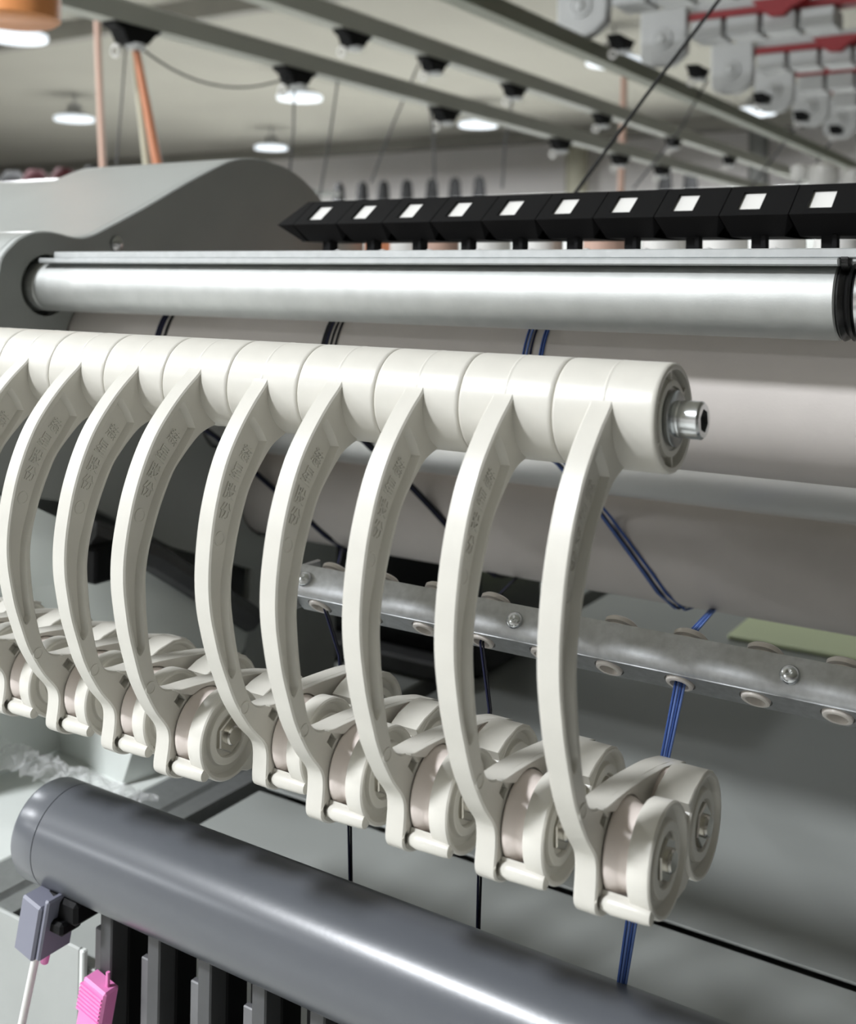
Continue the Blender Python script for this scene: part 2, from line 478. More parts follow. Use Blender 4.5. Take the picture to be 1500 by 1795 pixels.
def cap_geo(cy, cz, xs):
    return lathe_x([(xs, 0.0174), (xs, 0.0186), (xs+0.0006, 0.0190), (XC-0.0008, 0.0193), (XC-0.0001, 0.0188), (XC, 0.0182), (XC-0.0002, 0.0176), (XC-0.0010, 0.0172), (XC-0.0026, 0.0166), (XC-0.0030, 0.0162), (XC-0.0031, 0.0136), (XC-0.0028, 0.0132), (XC-0.0011, 0.0127), (XC-0.0008, 0.0123), (XC-0.0008, 0.0096), (XC-0.0012, 0.0092), (XC-0.0024, 0.0089), (XC-0.0026, 0.0050), (XC-0.006, 0.0050), (XC-0.006, 0.0174)], cy, cz, 64, closed=True)
def hex_geo(cy, cz, x0, x1, r, rot=0.0):
    P = [(cy+r*cos(pi/3*i+rot), cz+r*sin(pi/3*i+rot)) for i in range(6)]
    return slab(P, x0, x1, 0.0005)
def make_arm():
    t = thing('swing_arm', '', 'tension arm', (0, 0, 0), 'cream yarn tension arms on one shaft', local=True)
    L = dict(local=True)
    mk('hub', hub_geo(), M['cream'], t, 50, **L)
    a = mk('arm', arm_geo(), M['cream'], t, 28, **L)
    # embossed writing on the recess floor, stacked down the arm
    fx = XF-0.0030
    P = [(-32.4, -21.8), (-38.6, -27.9), (-43.4, -34.9), (-47.0, -42.2)]
    gs = []
    for ch, (py, pz), k in zip('慈星股份', P, range(4)):
        cu = bpy.data.curves.new('glyph', 'FONT'); cu.body = ch; cu.size = 1.0; cu.align_x = 'CENTER'; cu.align_y = 'CENTER'
        cu.extrude = 0.0; cu.resolution_u = 2
        ob = bpy.data.objects.new('glyph', cu); col.objects.link(ob)
        bpy.context.view_layer.update()
        me = bpy.data.meshes.new_from_object(ob.evaluated_get(bpy.context.evaluated_depsgraph_get()))
        if len(me.vertices):
            q0, q1 = P[max(k-1, 0)], P[min(k+1, 3)]
            up = Vector((q0[0]-q1[0], q0[1]-q1[1])).normalized(); ri = Vector((up.y, -up.x))
            xs = [v.co.x for v in me.vertices]; ys = [v.co.y for v in me.vertices]
            mx, my = (min(xs)+max(xs))/2, (min(ys)+max(ys))/2
            s = 6.6/max(max(ys)-min(ys), 1e-6)
            n = len(me.vertices); vs = []; fs = []
            for dx in (0.00045, -0.0001):
                for v in me.vertices:
                    q = Vector((py, pz))+ri*((v.co.x-mx)*s)+up*((v.co.y-my)*s)
                    vs.append((fx+dx, q.x/1000, q.y/1000))
            for p in me.polygons: fs.append(tuple(p.vertices))
            ec = {}
            for p in me.polygons:
                vv = list(p.vertices)
                for i in range(len(vv)):
                    e = (vv[i], vv[(i+1) % len(vv)]); ec[e] = ec.get(e, 0)+1
            for (i, j) in ec:
                if (j, i) not in ec: fs.append((i, i+n, j+n, j))
            gs.append((vs, fs))
        bpy.data.objects.remove(ob); bpy.data.curves.remove(cu); bpy.data.meshes.remove(me)
    if gs: mk('embossed_characters', join(*gs), M['cream'], a, 0, label='raised moulded characters on the recess floor', **L)
    for (cy_, cz_, r, x) in ((-51.3, -52.7, 2.9, fx), (-46.2, -126.2, 2.6, XF)):
        g = lathe_x([(x-0.0003, (r-0.45)/1000), (x+0.00025, (r-0.35)/1000), (x+0.0003, r/1000), (x-0.0003, (r+0.25)/1000)], cy_/1000, cz_/1000, 28, closed=True)
        mk('moulding_ring', g, M['cream'], a, 40, **L)
    for (cy_, cz_) in ((FY, FZ), (BY, BZ)):
        mk('wheel', wheel_geo(cy_/1000, cz_/1000), M['wheel'], t, 35, label='pinkish ceramic grooved wheel', **L)
    wedge = slab(mm_([(-9, -170), (-3, -172.4), (4.5, -172.6), (9, -170.5), (5.5, -164), (3.8, -155), (0.8, -163), (-3, -167.5)]), 0.0150, XC-0.0016, 0.0004)
    neck = slab(mm_([(1.5, -146), (4.5, -143.8), (8, -146.5), (4.2, -154.5)]), 0.0135, XC-0.002, 0.0004)
    arc_ = [(BY+18.2*cos(rad(a)), BZ+18.2*sin(rad(a))) for a in range(40, 146, 7)]
    hood = slab(mm_([(37.2, -144.6), (33, -140.4), (28, -138.0), (22, -137.2), (12, -138.9), (5.5, -141.4)]+arc_[::-1]), 0.0088, XC-0.0003, 0.0004)
    cv = mk('wheel_cover', join(hood, cap_geo(FY/1000, FZ/1000, 0.0142), cap_geo(BY/1000, BZ/1000, 0.0098), wedge, neck), M['cream'], t, 35, **L)
    bar = join(lathe_x([(XF-0.0005, 0.0), (XF-0.0005, 0.0016), (XF+0.0008, 0.0026), (XF+0.004, 0.0034), (0.0200, 0.0030), (0.0222, 0.0027), (0.0226, 0.0)], -0.0313, -0.1640, 24),
               slab(mm_([(-32.2, -163), (-30.2, -166), (-24.5, -166.8), (-28, -163.5), (-31, -160.0)]), XF, 0.0205, 0.0003))
    mk('crossbar', bar, M['cream'], t, 40, **L)
    for (cy_, cz_, ro) in ((FY, FZ, 0.52), (BY, BZ, 0.15)):
        y, z = cy_/1000, cz_/1000
        n = mk('nut', hex_geo(y, z, XC-0.0050, XC-0.0004, 0.0080, ro), M['nut'], cv, 30, label='steel hex nut', **L)
        mk('bolt_end', lathe_x([(XC-0.003, 0.0042), (XC+0.0010, 0.0042), (XC+0.0017, 0.0036), (XC+0.0019, 0.0)], y, z, 24), M['nut'], cv, 40, label='rounded steel bolt end', **L)
        mk('axle', lathe_x([(XB-0.001, 0.0035), (XC-0.004, 0.0035)], y, z, 16), M['nut'], t, 40, **L)
    return t
ROT = [2.56, 2.49, 2.36, 2.55, 6.8, 0.0, 1.87, 2.13, 1.9, 2.2, 2.0]
ALAB = ['outermost cream swing arm, beside the socket screw at the shaft end', 'second cream swing arm counted from the socket screw end', 'third cream swing arm counted from the socket screw end',
        'fourth cream swing arm counted from the socket screw end', 'fifth arm from the socket screw, swung back further than its neighbours', 'sixth arm from the socket screw, swung forward with its wheel nut exposed',
        'seventh cream swing arm counted from the socket screw end', 'eighth cream swing arm counted from the socket screw end', 'ninth cream swing arm counted from the socket screw end',
        'tenth cream swing arm counted from the socket screw end', 'eleventh cream swing arm counted from the socket screw end']
arm0 = make_arm()
for k in range(11):
    t = arm0 if k == 0 else copy_tree(arm0)
    t.location = (CX-PL/2-k*PL, CY, CZ+ZC)
    t.rotation_euler = (rad(ROT[k]), 0, 0)
    t['label'] = ALAB[k]
# the shaft through the hubs with washer and socket screw
sh = thing('arm_shaft', 'steel shaft carrying the cream arms, closed by a socket head screw', 'shaft', (CX, CY, CZ))
mk('shaft_rod', lathe_x([(-0.69, 0.0083), (CX-0.001, 0.0083)], CY, CZ, 32), M['zinc'], sh)
mk('shaft_bracket', box(-0.715, -0.690, CY-0.020, 0.497, CZ-0.020, CZ+0.020, 0.002), M['panel'], sh)
mk('washer', lathe_x([(CX-0.0009, 0.0), (CX-0.0009, 0.0100), (CX+0.0006, 0.0102), (CX+0.0009, 0.0098), (CX+0.0009, 0.0)], CY, CZ, 40), M['zinc'], sh)
hx = [(CX+0.0009, 0.0), (CX+0.0009, 0.0066), (CX+0.0022, 0.0068), (CX+0.0029, 0.0066), (CX+0.0029, 0.0064), (CX+0.0033, 0.0064), (CX+0.0033, 0.0068), (CX+0.0098, 0.0068), (CX+0.0107, 0.0060)]
scr = lathe_x(hx, CY, CZ, 48)
scr = (scr[0], scr[1][:-1])
hexr = 0.0038
n0 = len(scr[0]); vs = list(scr[0]); fs = list(scr[1])
ring = [n0-48+i for i in range(48)]
for xx in (CX+0.0107, CX+0.0050):
    for i in range(48):
        a = 2*pi*i/48; s = ((a+pi/6) % (pi/3))-pi/6
        rr = hexr/cos(s)
        vs.append((xx, CY+rr*cos(a+0.2), CZ+rr*sin(a+0.2)))
for i in range(48):
    j = (i+1) % 48
    fs.append((ring[i], ring[j], n0+j, n0+i)); fs.append((n0+i, n0+j, n0+48+j, n0+48+i))
fs.append(tuple(n0+48+i for i in range(48)))
mk('socket_screw', (vs, fs), M['zinc'], sh, 30, label='bright zinc socket head cap screw')

# ================================================================== the grey housing on the far end
PX = -0.6788
prof = [(498, -8), (500.7, 10.4), (504.5, 17.5), (509.8, 22.8), (516, 28), (524.1, 31.8), (532, 33.8), (541.6, 34.3), (551, 33.4), (560, 31.8), (568, 31), (576, 31.8), (585, 34.6), (595.3, 39.3), (633.1, 57.2), (683.7, 83.2), (724.9, 102.2), (740, 107.4), (756, 110.6), (774, 111.6), (793.5, 110), (811, 107.2), (826.9, 102.4), (846, 94), (862.5, 83.2), (880, 66), (893, 45), (899, 20)]
prof_c = catmull(prof, 3)
lowpts = [(900, -60), (900, -399), (760, -399), (772, -262), (671, -223), (585, -175), (497, -150)]
pan = mm_(prof_c+lowpts)
ph = [circ(0.5415, -0.0055, 0.0228, 48), circ(0.606, -0.055, 0.0490, 56), circ(0.735, -0.117, 0.0325, 48), circ(0.798, -0.1925, 0.0435, 48)]
hs = thing('machine_housing', 'grey painted sheet-metal housing with a curved hump beside the rollers', 'machine housing', (PX, 0.70, -0.40))
mk('side_panel', slab(pan, PX-0.008, PX, 0.0012, holes=ph), M['panel'], hs, 25, label='dark grey side panel with round roller openings')
# rolled cover running away from the panel
def strip_x(P, x0, x1):
    n = len(P)
    V = [(x0, a, b) for a, b in P]+[(x1, a, b) for a, b in P]
    return V, [(i, i+1, n+i+1, n+i) for i in range(n-1)]
mk('top_cover', strip_x(mm_([(495, -150)]+prof_c+[(900, -399)]), -0.875, PX-0.0075), M['cover'], hs, 60, label='paler curved top cover')
mk('inner_wall', box(-0.78, -0.77, 0.50, 0.899, -0.25, 0.03), M['panel'], hs, 0)
mk('lower_wall', box(-0.78, -0.77, 0.498, 0.899, -0.399, -0.2505), M['bed_light'], hs, 0)
p = at(203, 428, x=PX)
mk('screw', lathe_ax([(0, 0.0062), (0.0025, 0.0060), (0.0045, 0.0040), (0.0052, 0.0)], p, (1, 0, 0), 20), M['zinc'], hs, 40, label='small round-headed zinc screw')
# the housing goes on lower beyond the hump
low_c = [(500, -150)]+[(a+3, b-8) for a, b in prof_c]+[(900, -399)]
mk('low_cover', strip_x(mm_(low_c), -1.9, -0.875), M['cover'], hs, 60)
mk('cover_end', slab(mm_(prof_c+[(900, -60), (900, -399), (495, -399), (495, -150)]), -0.877, -0.875, 0.0), M['cover'], hs, 30)

# ================================================================== the round aluminium rail
TY, TZ, TR = 0.5415, -0.0062, 0.0180
XE = at(1462, 533, y=0.525).x
rl = thing('guide_rail', 'round aluminium guide rail with a flat strip along its top', 'rail', (-0.4, TY, TZ-TR))
mk('rail_tube', lathe_x([(-0.70, 0.0), (-0.70, TR), (-0.6735, TR), (-0.6725, TR-0.0006), (-0.6715, TR), (XE-0.0008, TR), (XE, TR-0.0008), (XE, 0.0)], TY, TZ, 96), M['alu'], rl, 30)
mk('rail_lip', box(-0.668, XE+0.002, TY-0.0170, TY+0.006, TZ+0.0166, 0.01405, 0.0008), M['alu_plate'], rl, 30)
mk('top_strip', box(-0.655, 0.45, TY-0.0140, TY+0.010, 0.0141, 0.0186, 0.0005), M['alu_plate'], rl, 30)
mk('seal_ring', lathe_x([(XE, 0.0), (XE, TR-0.0012), (XE+0.0015, TR+0.0002), (XE+0.0032, TR-0.0006), (XE+0.0042, TR-0.0016), (XE+0.0056, TR), (XE+0.0066, TR-0.001), (XE+0.0066, 0.0)], TY, TZ, 72), M['rubber'], rl, 40, label='glossy black rubber seal')
mk('seal_tab', lathe_ax([(0, 0.0045), (0.0030, 0.0045), (0.0038, 0.003), (0.0040, 0.0)], (XE+0.0022, TY-0.0100, 0.0128), (1, 0, 0), 20), M['rubber'], rl, 40)
mk('coupling', lathe_x([(XE+0.0066, 0.0), (XE+0.0066, TR-0.0025), (XE+0.0082, TR-0.0008), (XE+0.0105, TR-0.0008), (XE+0.0110, TR-0.003), (XE+0.05, TR-0.003), (XE+0.05, TR), (0.45, TR), (0.45, 0.0)], TY, TZ, 72), M['zinc'], rl, 30, label='shiny steel coupling')

# ================================================================== rollers
def roller(name, label, cy, cz, r, material):
    t = thing(name, label, 'roller', (-0.3, cy, cz-r))
    mk('roller_body', lathe_x([(-0.700, 0.0), (-0.700, r-0.002), (-0.698, r), (0.45, r), (0.45, 0.0)], cy, cz, 128), material, t, 30)
    mk('roller_shaft', lathe_x([(-0.765, 0.0), (-0.765, 0.012), (-0.70, 0.012)], cy, cz, 24), M['zinc'], t, 30)
    return t
UR = (0.606, -0.055, 0.0470); CR = (0.735, -0.117, 0.0300); LR = (0.798, -0.1925, 0.0410)
roller('feed_roller', 'beige covered roller directly behind the round aluminium rail', *UR, M['roller'])
roller('guide_roller', 'shiny steel roller between the two beige rollers', *CR, M['chrome'])
roller('feed_roller', 'lower beige covered roller above the punched eyelet bar', *LR, M['roller'])

# ================================================================== the eyelet bar
RY, RZ = 0.470, -0.1674
da = Vector((0.656, 0.755)); db = Vector((0.755, -0.656))
def Pab(a, b): q = Vector((RY, RZ))+da*a+db*b; return (q.x, q.y)
th = 0.0022
PITCH = 0.0335
EX0 = -0.1710
eys = [EX0+PITCH*i for i in range(-12, 17)]
eb = thing('eyelet_bar', 'aluminium angle bar fitted with a row of ceramic eyelets', 'eyelet bar', (-0.3, RY, RZ-0.015))
X0b, X1b = -0.388, 0.40
# face A (with a rounded ridge)
prA = [Pab(0.0168, 0.0), Pab(0.0060, 0.0), Pab(0.0042, 0.00025), Pab(0.0026, 0.0009), Pab(0.0014, 0.0018), Pab(0.0007, 0.0029), Pab(0.0003, 0.0042), Pab(th, 0.0046), Pab(0.0046, th), Pab(0.0168, th)]
mk('front_leg', slab([(a, b) for a, b in prA], X0b, X1b, 0.0), M['angle'], eb, 40)
# face B with holes: built flat in (x, b) then turned
def slab_b():
    outer = [(X0b, 0.0034), (X1b, 0.0034), (X1b, 0.0200), (X0b, 0.0200)]
    holes = [circ(x, 0.0112, 0.0070, 28) for x in eys if X0b+0.01 < x < X1b-0.01]
    g = slab(outer, 0.0, th, 0.0, holes=holes)
    V = []
    for (a, x, b) in g[0]:
        q = Pab(a, b); V.append((x, q[0], q[1]))
    return V, g[1]
mk('lower_leg', slab_b(), M['angle'], eb, 30)
ax3 = Vector((0, da.x, da.y))
for x in eys:
    if not (X0b+0.01 < x < X1b-0.01): continue
    q = Pab(0.0, 0.0112)
    g = lathe_ax([(-0.0012, 0.0042), (-0.0014, 0.0052), (-0.0010, 0.0060), (0.0, 0.0063), (0.0040, 0.0063), (0.0195, 0.0063), (0.0200, 0.0078), (0.0218, 0.0078), (0.0228, 0.0066), (0.0230, 0.0048), (0.021, 0.0040), (0.0, 0.0040), (-0.0012, 0.0042)], (x, q[0], q[1]), ax3, 28)
    mk('eyelet', (g[0], g[1][:-2]), M['eyelet'], eb, 40)
nA = Vector((0, -db.x, -db.y))
for px, py in ((1385, 1188), (903, 1090), (535, 1015)):
    xx = at(px, py, y=0.476).x
    q = Pab(0.0085, 0.0)
    mk('screw', lathe_ax([(-0.001, 0.0042), (0.0010, 0.0042), (0.0026, 0.0030), (0.0030, 0.0014), (0.0022, 0.0)], (xx, q[0], q[1]), nA, 20), M['zinc'], eb, 40, label='round-headed steel screw')
mk('end_bracket', box(X0b-0.003, X0b-0.0002, RY+0.001, 0.500, RZ-0.012, RZ+0.011, 0.0006), M['angle'], eb, 30)

# ================================================================== yarns
def arc(cy, cz, r, x, a0, a1, n=14, x2=None):
    x2 = x if x2 is None else x2
    return [(x+(x2-x)*i/n, cy+r*cos(a0+(a1-a0)*i/n), cz+r*sin(a0+(a1-a0)*i/n)) for i in range(n+1)]
def bundle(name, label, strands, group='yarn bundles led over the feed rollers'):
    o = strands[0][0][0]
    t = thing(name, label, 'yarn', (o[0], o[1], o[2]-0.2), group)
    for pts, r, m_ in strands: mk('strand', tube(pts, r, 6), m_, t, 60)
    return t
rr_ = UR[2]+0.0005
def over(px, py, dxs, material_list, run, r):
    """strands round the front of the upper roller, then a straight slanting run down to the lower roller"""
    out = []
    h = cyl_hit(px, py, *UR)
    ps = []
    for (u, v, yy) in run:
        ps.append(at(u, v, y=yy) if yy else cyl_hit(u, v, LR[0], LR[1], LR[2]+0.0010))
    for k, dx in enumerate(dxs):
        pts = arc(UR[0], UR[1], rr_, h.x+dx, rad(75), rad(232), 22)
        for q in ps: pts.append((q.x+dx*0.7, q.y, q.z))
        q = ps[-1]
        pts.append((q.x+dx*0.7+0.006, LR[0]-0.012, LR[1]-LR[2]-0.0006)); pts.append((q.x+dx*0.7+0.010, LR[0]+0.005, LR[1]-LR[2]-0.001))
        out.append((pts, r, material_list[k % len(material_list)]))
    return out
bundle('yarn_bundle', 'blue yarn strands crossing the rollers beside the outermost arm', over(938, 600, (-0.0058, -0.0036, -0.0014, 0.0046, 0.0062), [M['blue'], M['blue_light'], M['navy'], M['blue'], M['blue']], ((985, 815, 0.698), (1060, 903, 0.755), (1085, 937, 0), (1110, 971, 0), (1135, 1005, 0), (1160, 1040, 0)), 0.0007))
bundle('yarn_bundle', 'black yarn strands crossing the rollers behind the middle arms', over(580, 585, (-0.0044, -0.0026, -0.0008, 0.0026, 0.0062), [M['black_yarn'], M['black_yarn'], M['navy'], M['black_yarn'], M['black_yarn']], ((640, 775, 0.698), (722, 855, 0.755), (760, 895, 0), (800, 940, 0), (830, 972, 0)), 0.00075))
bundle('yarn_bundle', 'dark navy yarn strands on the beige roller close to the housing', over(284, 572, (-0.0022, 0.0, 0.0010, 0.0062), [M['navy'], M['black_yarn']], ((380, 768, 0.698), (452, 834, 0.755), (495, 872, 0), (535, 908, 0), (570, 940, 0)), 0.0011))
def vertical(label, pts, mlist, r=0.0006, spread=0.0012, group='yarns dropping from the eyelet bar'):
    st = []
    for k, m_ in enumerate(mlist):
        o = (k-(len(mlist)-1)/2)*spread
        st.append(([(p.x+o*(1 if i % 2 == 0 else 0.7), p.y+0.0006*k, p.z) for i, p in enumerate(pts)], r, m_))
    return bundle('yarn_drop', label, st, group)
qE = Pab(-0.001, 0.0112); qT = Pab(0.024, 0.0112)
def drop(label, eyex, mlist, below, back_px, bx=None):
    A = Vector((eyex, qT[0], qT[1])); B = Vector((eyex if bx is None else bx, qE[0], qE[1]))
    s = at(*back_px, y=0.80)
    return vertical(label, [Vector((s.x, 0.80, s.z-0.004)), A, B]+below, mlist)
ex = EX0
drop('bright blue yarn dropping from an eyelet to the outermost arm', ex, [M['blue'], M['blue_light'], M['blue'], M['blue_light']], [at(1164, 1330, y=0.452), at(1109, 1592, y=0.437), at(1086, 1740, y=0.430), at(1070, 1850, y=0.424)], (1250, 1058))
B2 = at(862, 1130, y=0.478)
ex2 = min(eys, key=lambda e: abs(e-B2.x))
drop('navy yarn dropping from an eyelet behind the second and third arms', ex2, [M['navy'], M['black_yarn']], [at(858, 1245, y=0.478), at(840, 1530, y=0.472), at(837, 1640, y=0.470), at(835, 1720, y=0.468)], (905, 1004))
B3 = at(595, 1075, y=0.478)
ex3 = min(eys, key=lambda e: abs(e-B3.x))
drop('navy yarn dropping from an eyelet behind the fourth arm', ex3, [M['navy'], M['black_yarn']], [at(595, 1150, y=0.478), at(612, 1440, y=0.472), at(614, 1560, y=0.470), at(615, 1650, y=0.468)], (600, 950), ex3+0.004)

# ================================================================== machine bed
ZB = -0.40
bd = thing('machine_bed', 'grey painted machine bed below the arms and rollers', 'machine bed', (-0.2, 0.8, -ZC))
XG = -0.588
mk('bed_panel', box(XG+0.006, 0.6, 0.683, 1.9, ZB-0.002, ZB, 0.0006), M['bed'], bd, 30)
mk('bed_panel', join(box(XG+0.006, 0.6, 0.448, 0.675, ZB-0.002, ZB, 0.0006), box(XG+0.006, 0.6, 0.448, 0.450, ZB-0.07, ZB-0.002)), M['bed'], bd, 30)
mk('bed_panel', box(-1.6, -0.660, 0.449, 1.9, ZB-0.02, ZB-0.002, 0.0015), M['bed_light'], bd, 30)
mk('bed_panel', box(-0.658, XG-0.02, 0.755, 1.9, ZB-0.02, ZB, 0.0015), M['bed'], bd, 30)
mk('base_cabinet', box(-1.6, 0.6, 0.46, 1.9, -ZC, ZB-0.072), M['cover'], bd, 0)
single('added_rear_board', box(-1.58, 0.6, 1.80, 1.82, ZB+0.0005, 0.02, 0.001), M['cover'], 'added grey board behind the machine bed, there for its reflection', 'board')  # added so the bed mirrors grey instead of the bright hall
mk('gap_tray', box(-1.6, 0.6, 0.46, 1.9, ZB-0.072, ZB-0.070), M['cover'], bd, 0)
ep = thing('edge_profile', 'bright ribbed aluminium profile set into the machine bed', 'profile', (-0.63, 0.68, ZB-0.03))
mk('profile_body', slab([(-0.657, ZB-0.03), (XG-0.008, ZB-0.03), (XG-0.008, ZB+0.001), (XG-0.024, ZB+0.001), (XG-0.026, ZB-0.002), (XG-0.030, ZB-0.002), (XG-0.032, ZB+0.002), (-0.640, ZB+0.002), (-0.642, ZB-0.001), (-0.657, ZB-0.001)], 0, 1, 0), M['alu_plate'], ep, 20)
pb = ep.children[0]
ov = Vector(ROOTS[ep.name])
for v in pb.data.vertices:       # the slab was laid out in (y, z): turn it to run along y
    X, Yv, Z = v.co+ov
    v.co = Vector((Yv, 0.450+X*0.304, Z))-ov
pb.data.flip_normals()

# pale sloping cover between housing and bed
sc = [at(-60, 850, x=PX+0.004), at(60, 888, x=PX+0.004), at(165, 938, x=PX+0.004), at(265, 962, x=PX+0.004), at(345, 1008, x=PX+0.004), at(440, 1062, x=PX+0.004)]
sb = [at(-60, 1235, z=ZB+0.001), at(0, 1262, z=ZB+0.001), at(80, 1300, z=ZB+0.001), at(150, 1335, z=ZB+0.001), at(215, 1372, z=ZB+0.001), at(300, 1345, z=ZB+0.001)]
V = []; Fc = []
for i in range(6):
    for j in range(7):
        t = j/6
        q = sc[i].lerp(sb[i], t)
        bulge = 0.018*sin(pi*t)*(1 if t < 0.6 else 0.8)
        V.append((q.x+bulge*0.5, q.y-bulge*0.4, q.z+bulge))
for i in range(5):
    for j in range(6):
        a = i*7+j; Fc.append((a, a+1, a+8, a+7))
vb = [(v[0]-0.012, v[1]+0.02, v[2]-0.03) for v in V]
n = len(V)
Fall = Fc+[tuple(i+n for i in f[::-1]) for f in Fc]
edge = [i*7 for i in range(6)]+[35+j for j in range(1, 7)]+[i*7+6 for i in range(4, -1, -1)]+[j for j in range(5, 0, -1)]
for a, b in zip(edge, edge[1:]+edge[:1]): Fall.append((a, b, b+n, a+n))
mk('sloping_cover', (V+vb, Fall), M['bed_light'], hs, 60, label='pale glossy sloping cover at the foot of the dark side panel')
# dark strip standing in for the trough along the panel foot
pts = [at(150, 935, x=PX+0.010), at(265, 975, x=PX+0.010), at(345, 1025, x=PX+0.012), at(440, 1085, x=PX+0.014)]
mk('foot_strip', tube(pts, 0.012, 8), M['iron'], hs, 40, label='dark strip')
p = at(180, 985, x=PX+0.03)
mk('black_block', box(p.x-0.012, p.x+0.006, p.y-0.012, p.y+0.018, p.z-0.014, p.z+0.012, 0.002), M['black'], hs, 30, label='small black block')  # black block standing in for a square hole

# dark motor box and cable under the rollers
pA = at(560, 952, y=1.00); pB = at(858, 1000, y=1.00)
t = thing('drive_box', 'black drive box standing on the bed behind the eyelet bar', 'motor', ((pA.x+pB.x)/2, 1.02, ZB))
mk('box_body', box(pA.x, pB.x, 0.98, 1.12, ZB+0.001, pA.z+0.03, 0.004), M['rubber'], t, 30)
mk('box_flange', box(pA.x-0.06, pA.x, 1.0, 1.08, ZB+0.001, pA.z+0.01, 0.003), M['slate_dark'], t, 30)
mk('box_foot', box(pA.x+0.03, pB.x-0.02, 0.95, 0.98, ZB+0.001, ZB+0.02, 0.003), M['iron'], t, 30)
pA = at(1285, 1085, z=ZB+0.02); pB = at(1560, 1150, z=ZB+0.02)
single('instruction_card', box(-0.395, 0.25, 1.26, 1.75, ZB+0.0006, ZB+0.006, 0.001), M['green_card'], 'pale green card lying on the bed under the lower roller', 'card')

# ================================================================== slate cover tube with the carriers below
DY, DZ, DR = 0.42, -0.3085, 0.0270
XD0 = at(105, 1490, y=0.412).x
ct = thing('cover_tube', 'slate grey plastic cover tube below the swing arms', 'cover tube', (-0.3, DY, DZ-DR))
# open at the back-bottom: a C section
a0, a1 = rad(-38), rad(262)
seg = 60
outer = [(DY+DR*cos(a0+(a1-a0)*i/seg), DZ+DR*sin(a0+(a1-a0)*i/seg)) for i in range(seg+1)]
inner = [(DY+(DR-0.0025)*cos(a0+(a1-a0)*i/seg), DZ+(DR-0.0025)*sin(a0+(a1-a0)*i/seg)) for i in range(seg+1)]
mk('tube_shell', slab(outer+inner[::-1], XD0, 0.45, 0.0), M['tube_dark'], ct, 30)
mk('end_cap', lathe_x([(XD0-0.0200, 0.0), (XD0-0.0200, DR-0.004), (XD0-0.0185, DR-0.0012), (XD0-0.016, DR), (XD0-0.0008, DR), (XD0-0.0002, DR-0.0006), (XD0+0.0004, DR-0.0006), (XD0+0.0004, 0.0)], DY, DZ, 72), M['tube_dark'], ct, 30, label='slate end cap with a fine joint line')
mk('latch', join(box(XD0+0.001, XD0+0.030, DY-0.022, DY+0.004, DZ-DR-0.004, DZ-DR+0.008, 0.002), box(XD0+0.010, XD0+0.024, DY-0.026, DY-0.012, DZ-DR-0.009, DZ-DR-0.002, 0.0015)), M['black'], ct, 30)
# sensor block
pS = at(88, 1570, y=0.40)
sn = thing('yarn_sensor', 'slate sensor block with a white rod hanging below the tube end', 'sensor', (pS.x, 0.40, pS.z-0.06))
def tilt(g, org, ang):
    c, s = cos(ang), sin(ang)
    return [(org[0]+(v[0]-org[0])*c-(v[2]-org[2])*s, v[1], org[2]+(v[0]-org[0])*s+(v[2]-org[2])*c) for v in g[0]], g[1]
o = (pS.x, 0.40, pS.z)
mk('sensor_body', tilt(box(o[0]-0.0085, o[0]+0.007, 0.388, 0.408, o[2]-0.029, o[2]+0.002, 0.0012), o, rad(-12)), M['slate'], sn, 30)
mk('sensor_clip', tilt(box(o[0]+0.0065, o[0]+0.010, 0.390, 0.411, o[2]-0.028, o[2]+0.006, 0.001), o, rad(-12)), M['slate'], sn, 30)
e = tilt(([(o[0]+0.0005, 0.397, o[2]-0.028), (o[0]-0.004, 0.397, o[2]-0.12)], []), o, rad(-12))[0]
mk('rod', tube(e, 0.0022, 12), M['white'], sn, 40, label='white rod')
e = tilt(([(o[0]+0.0055, 0.399, o[2]-0.028), (o[0]+0.005, 0.399, o[2]-0.035)], []), o, rad(-12))[0]
mk('pin', tube(e, 0.0022, 10), M['pink'], sn, 40)
# yarn carriers hanging below the tube
CRX = [at(u, v, y=0.418).x for u, v in ((200, 1650), (282, 1680), (372, 1712))]
stp = (CRX[2]-CRX[0])/2
for k in range(9):
    x = CRX[0]+stp*k
    t = thing('yarn_carrier', 'black yarn carrier hanging below the slate tube', 'yarn carrier', (x, 0.418, -0.47), 'yarn carriers below the slate tube')
    mk('carrier_bar', box(x-0.0045, x+0.0045, 0.412, 0.424, -0.47, -0.318, 0.0008), M['iron'], t, 30)
    mk('carrier_plate', box(x-0.0150, x-0.0048, 0.418, 0.422, -0.47, -0.350-0.004*(k > 0), 0.0006), M['carrier_plate'], t, 30)
    mk('carrier_block', box(x-0.016, x+0.0045, 0.424, 0.440, -0.47, -0.316, 0.001), M['black'], t, 30)
x = CRX[0]
pk = at(183, 1712, y=0.410)
t = thing('pink_clip', 'pink plastic clip on the first yarn carrier', 'clip', (pk.x, 0.41, pk.z-0.05))
mk('clip_body', tilt(box(pk.x-0.0075, pk.x+0.010, 0.402, 0.412, pk.z-0.045, pk.z, 0.0012), tuple(pk), rad(-12)), M['pink'], t, 30)
for k in range(7):
    zz = pk.z-0.004-k*0.0022
    mk('rib', tilt(box(pk.x-0.0080, pk.x+0.0085, 0.4012, 0.403, zz-0.0006, zz+0.0006), tuple(pk), rad(-12)), M['pink'], t, 0)
mk('clip_pin', tube([(pk.x+0.006, 0.407, pk.z-0.002), (pk.x+0.006, 0.407, pk.z+0.006)], 0.0011, 8), M['pink'], t, 40)
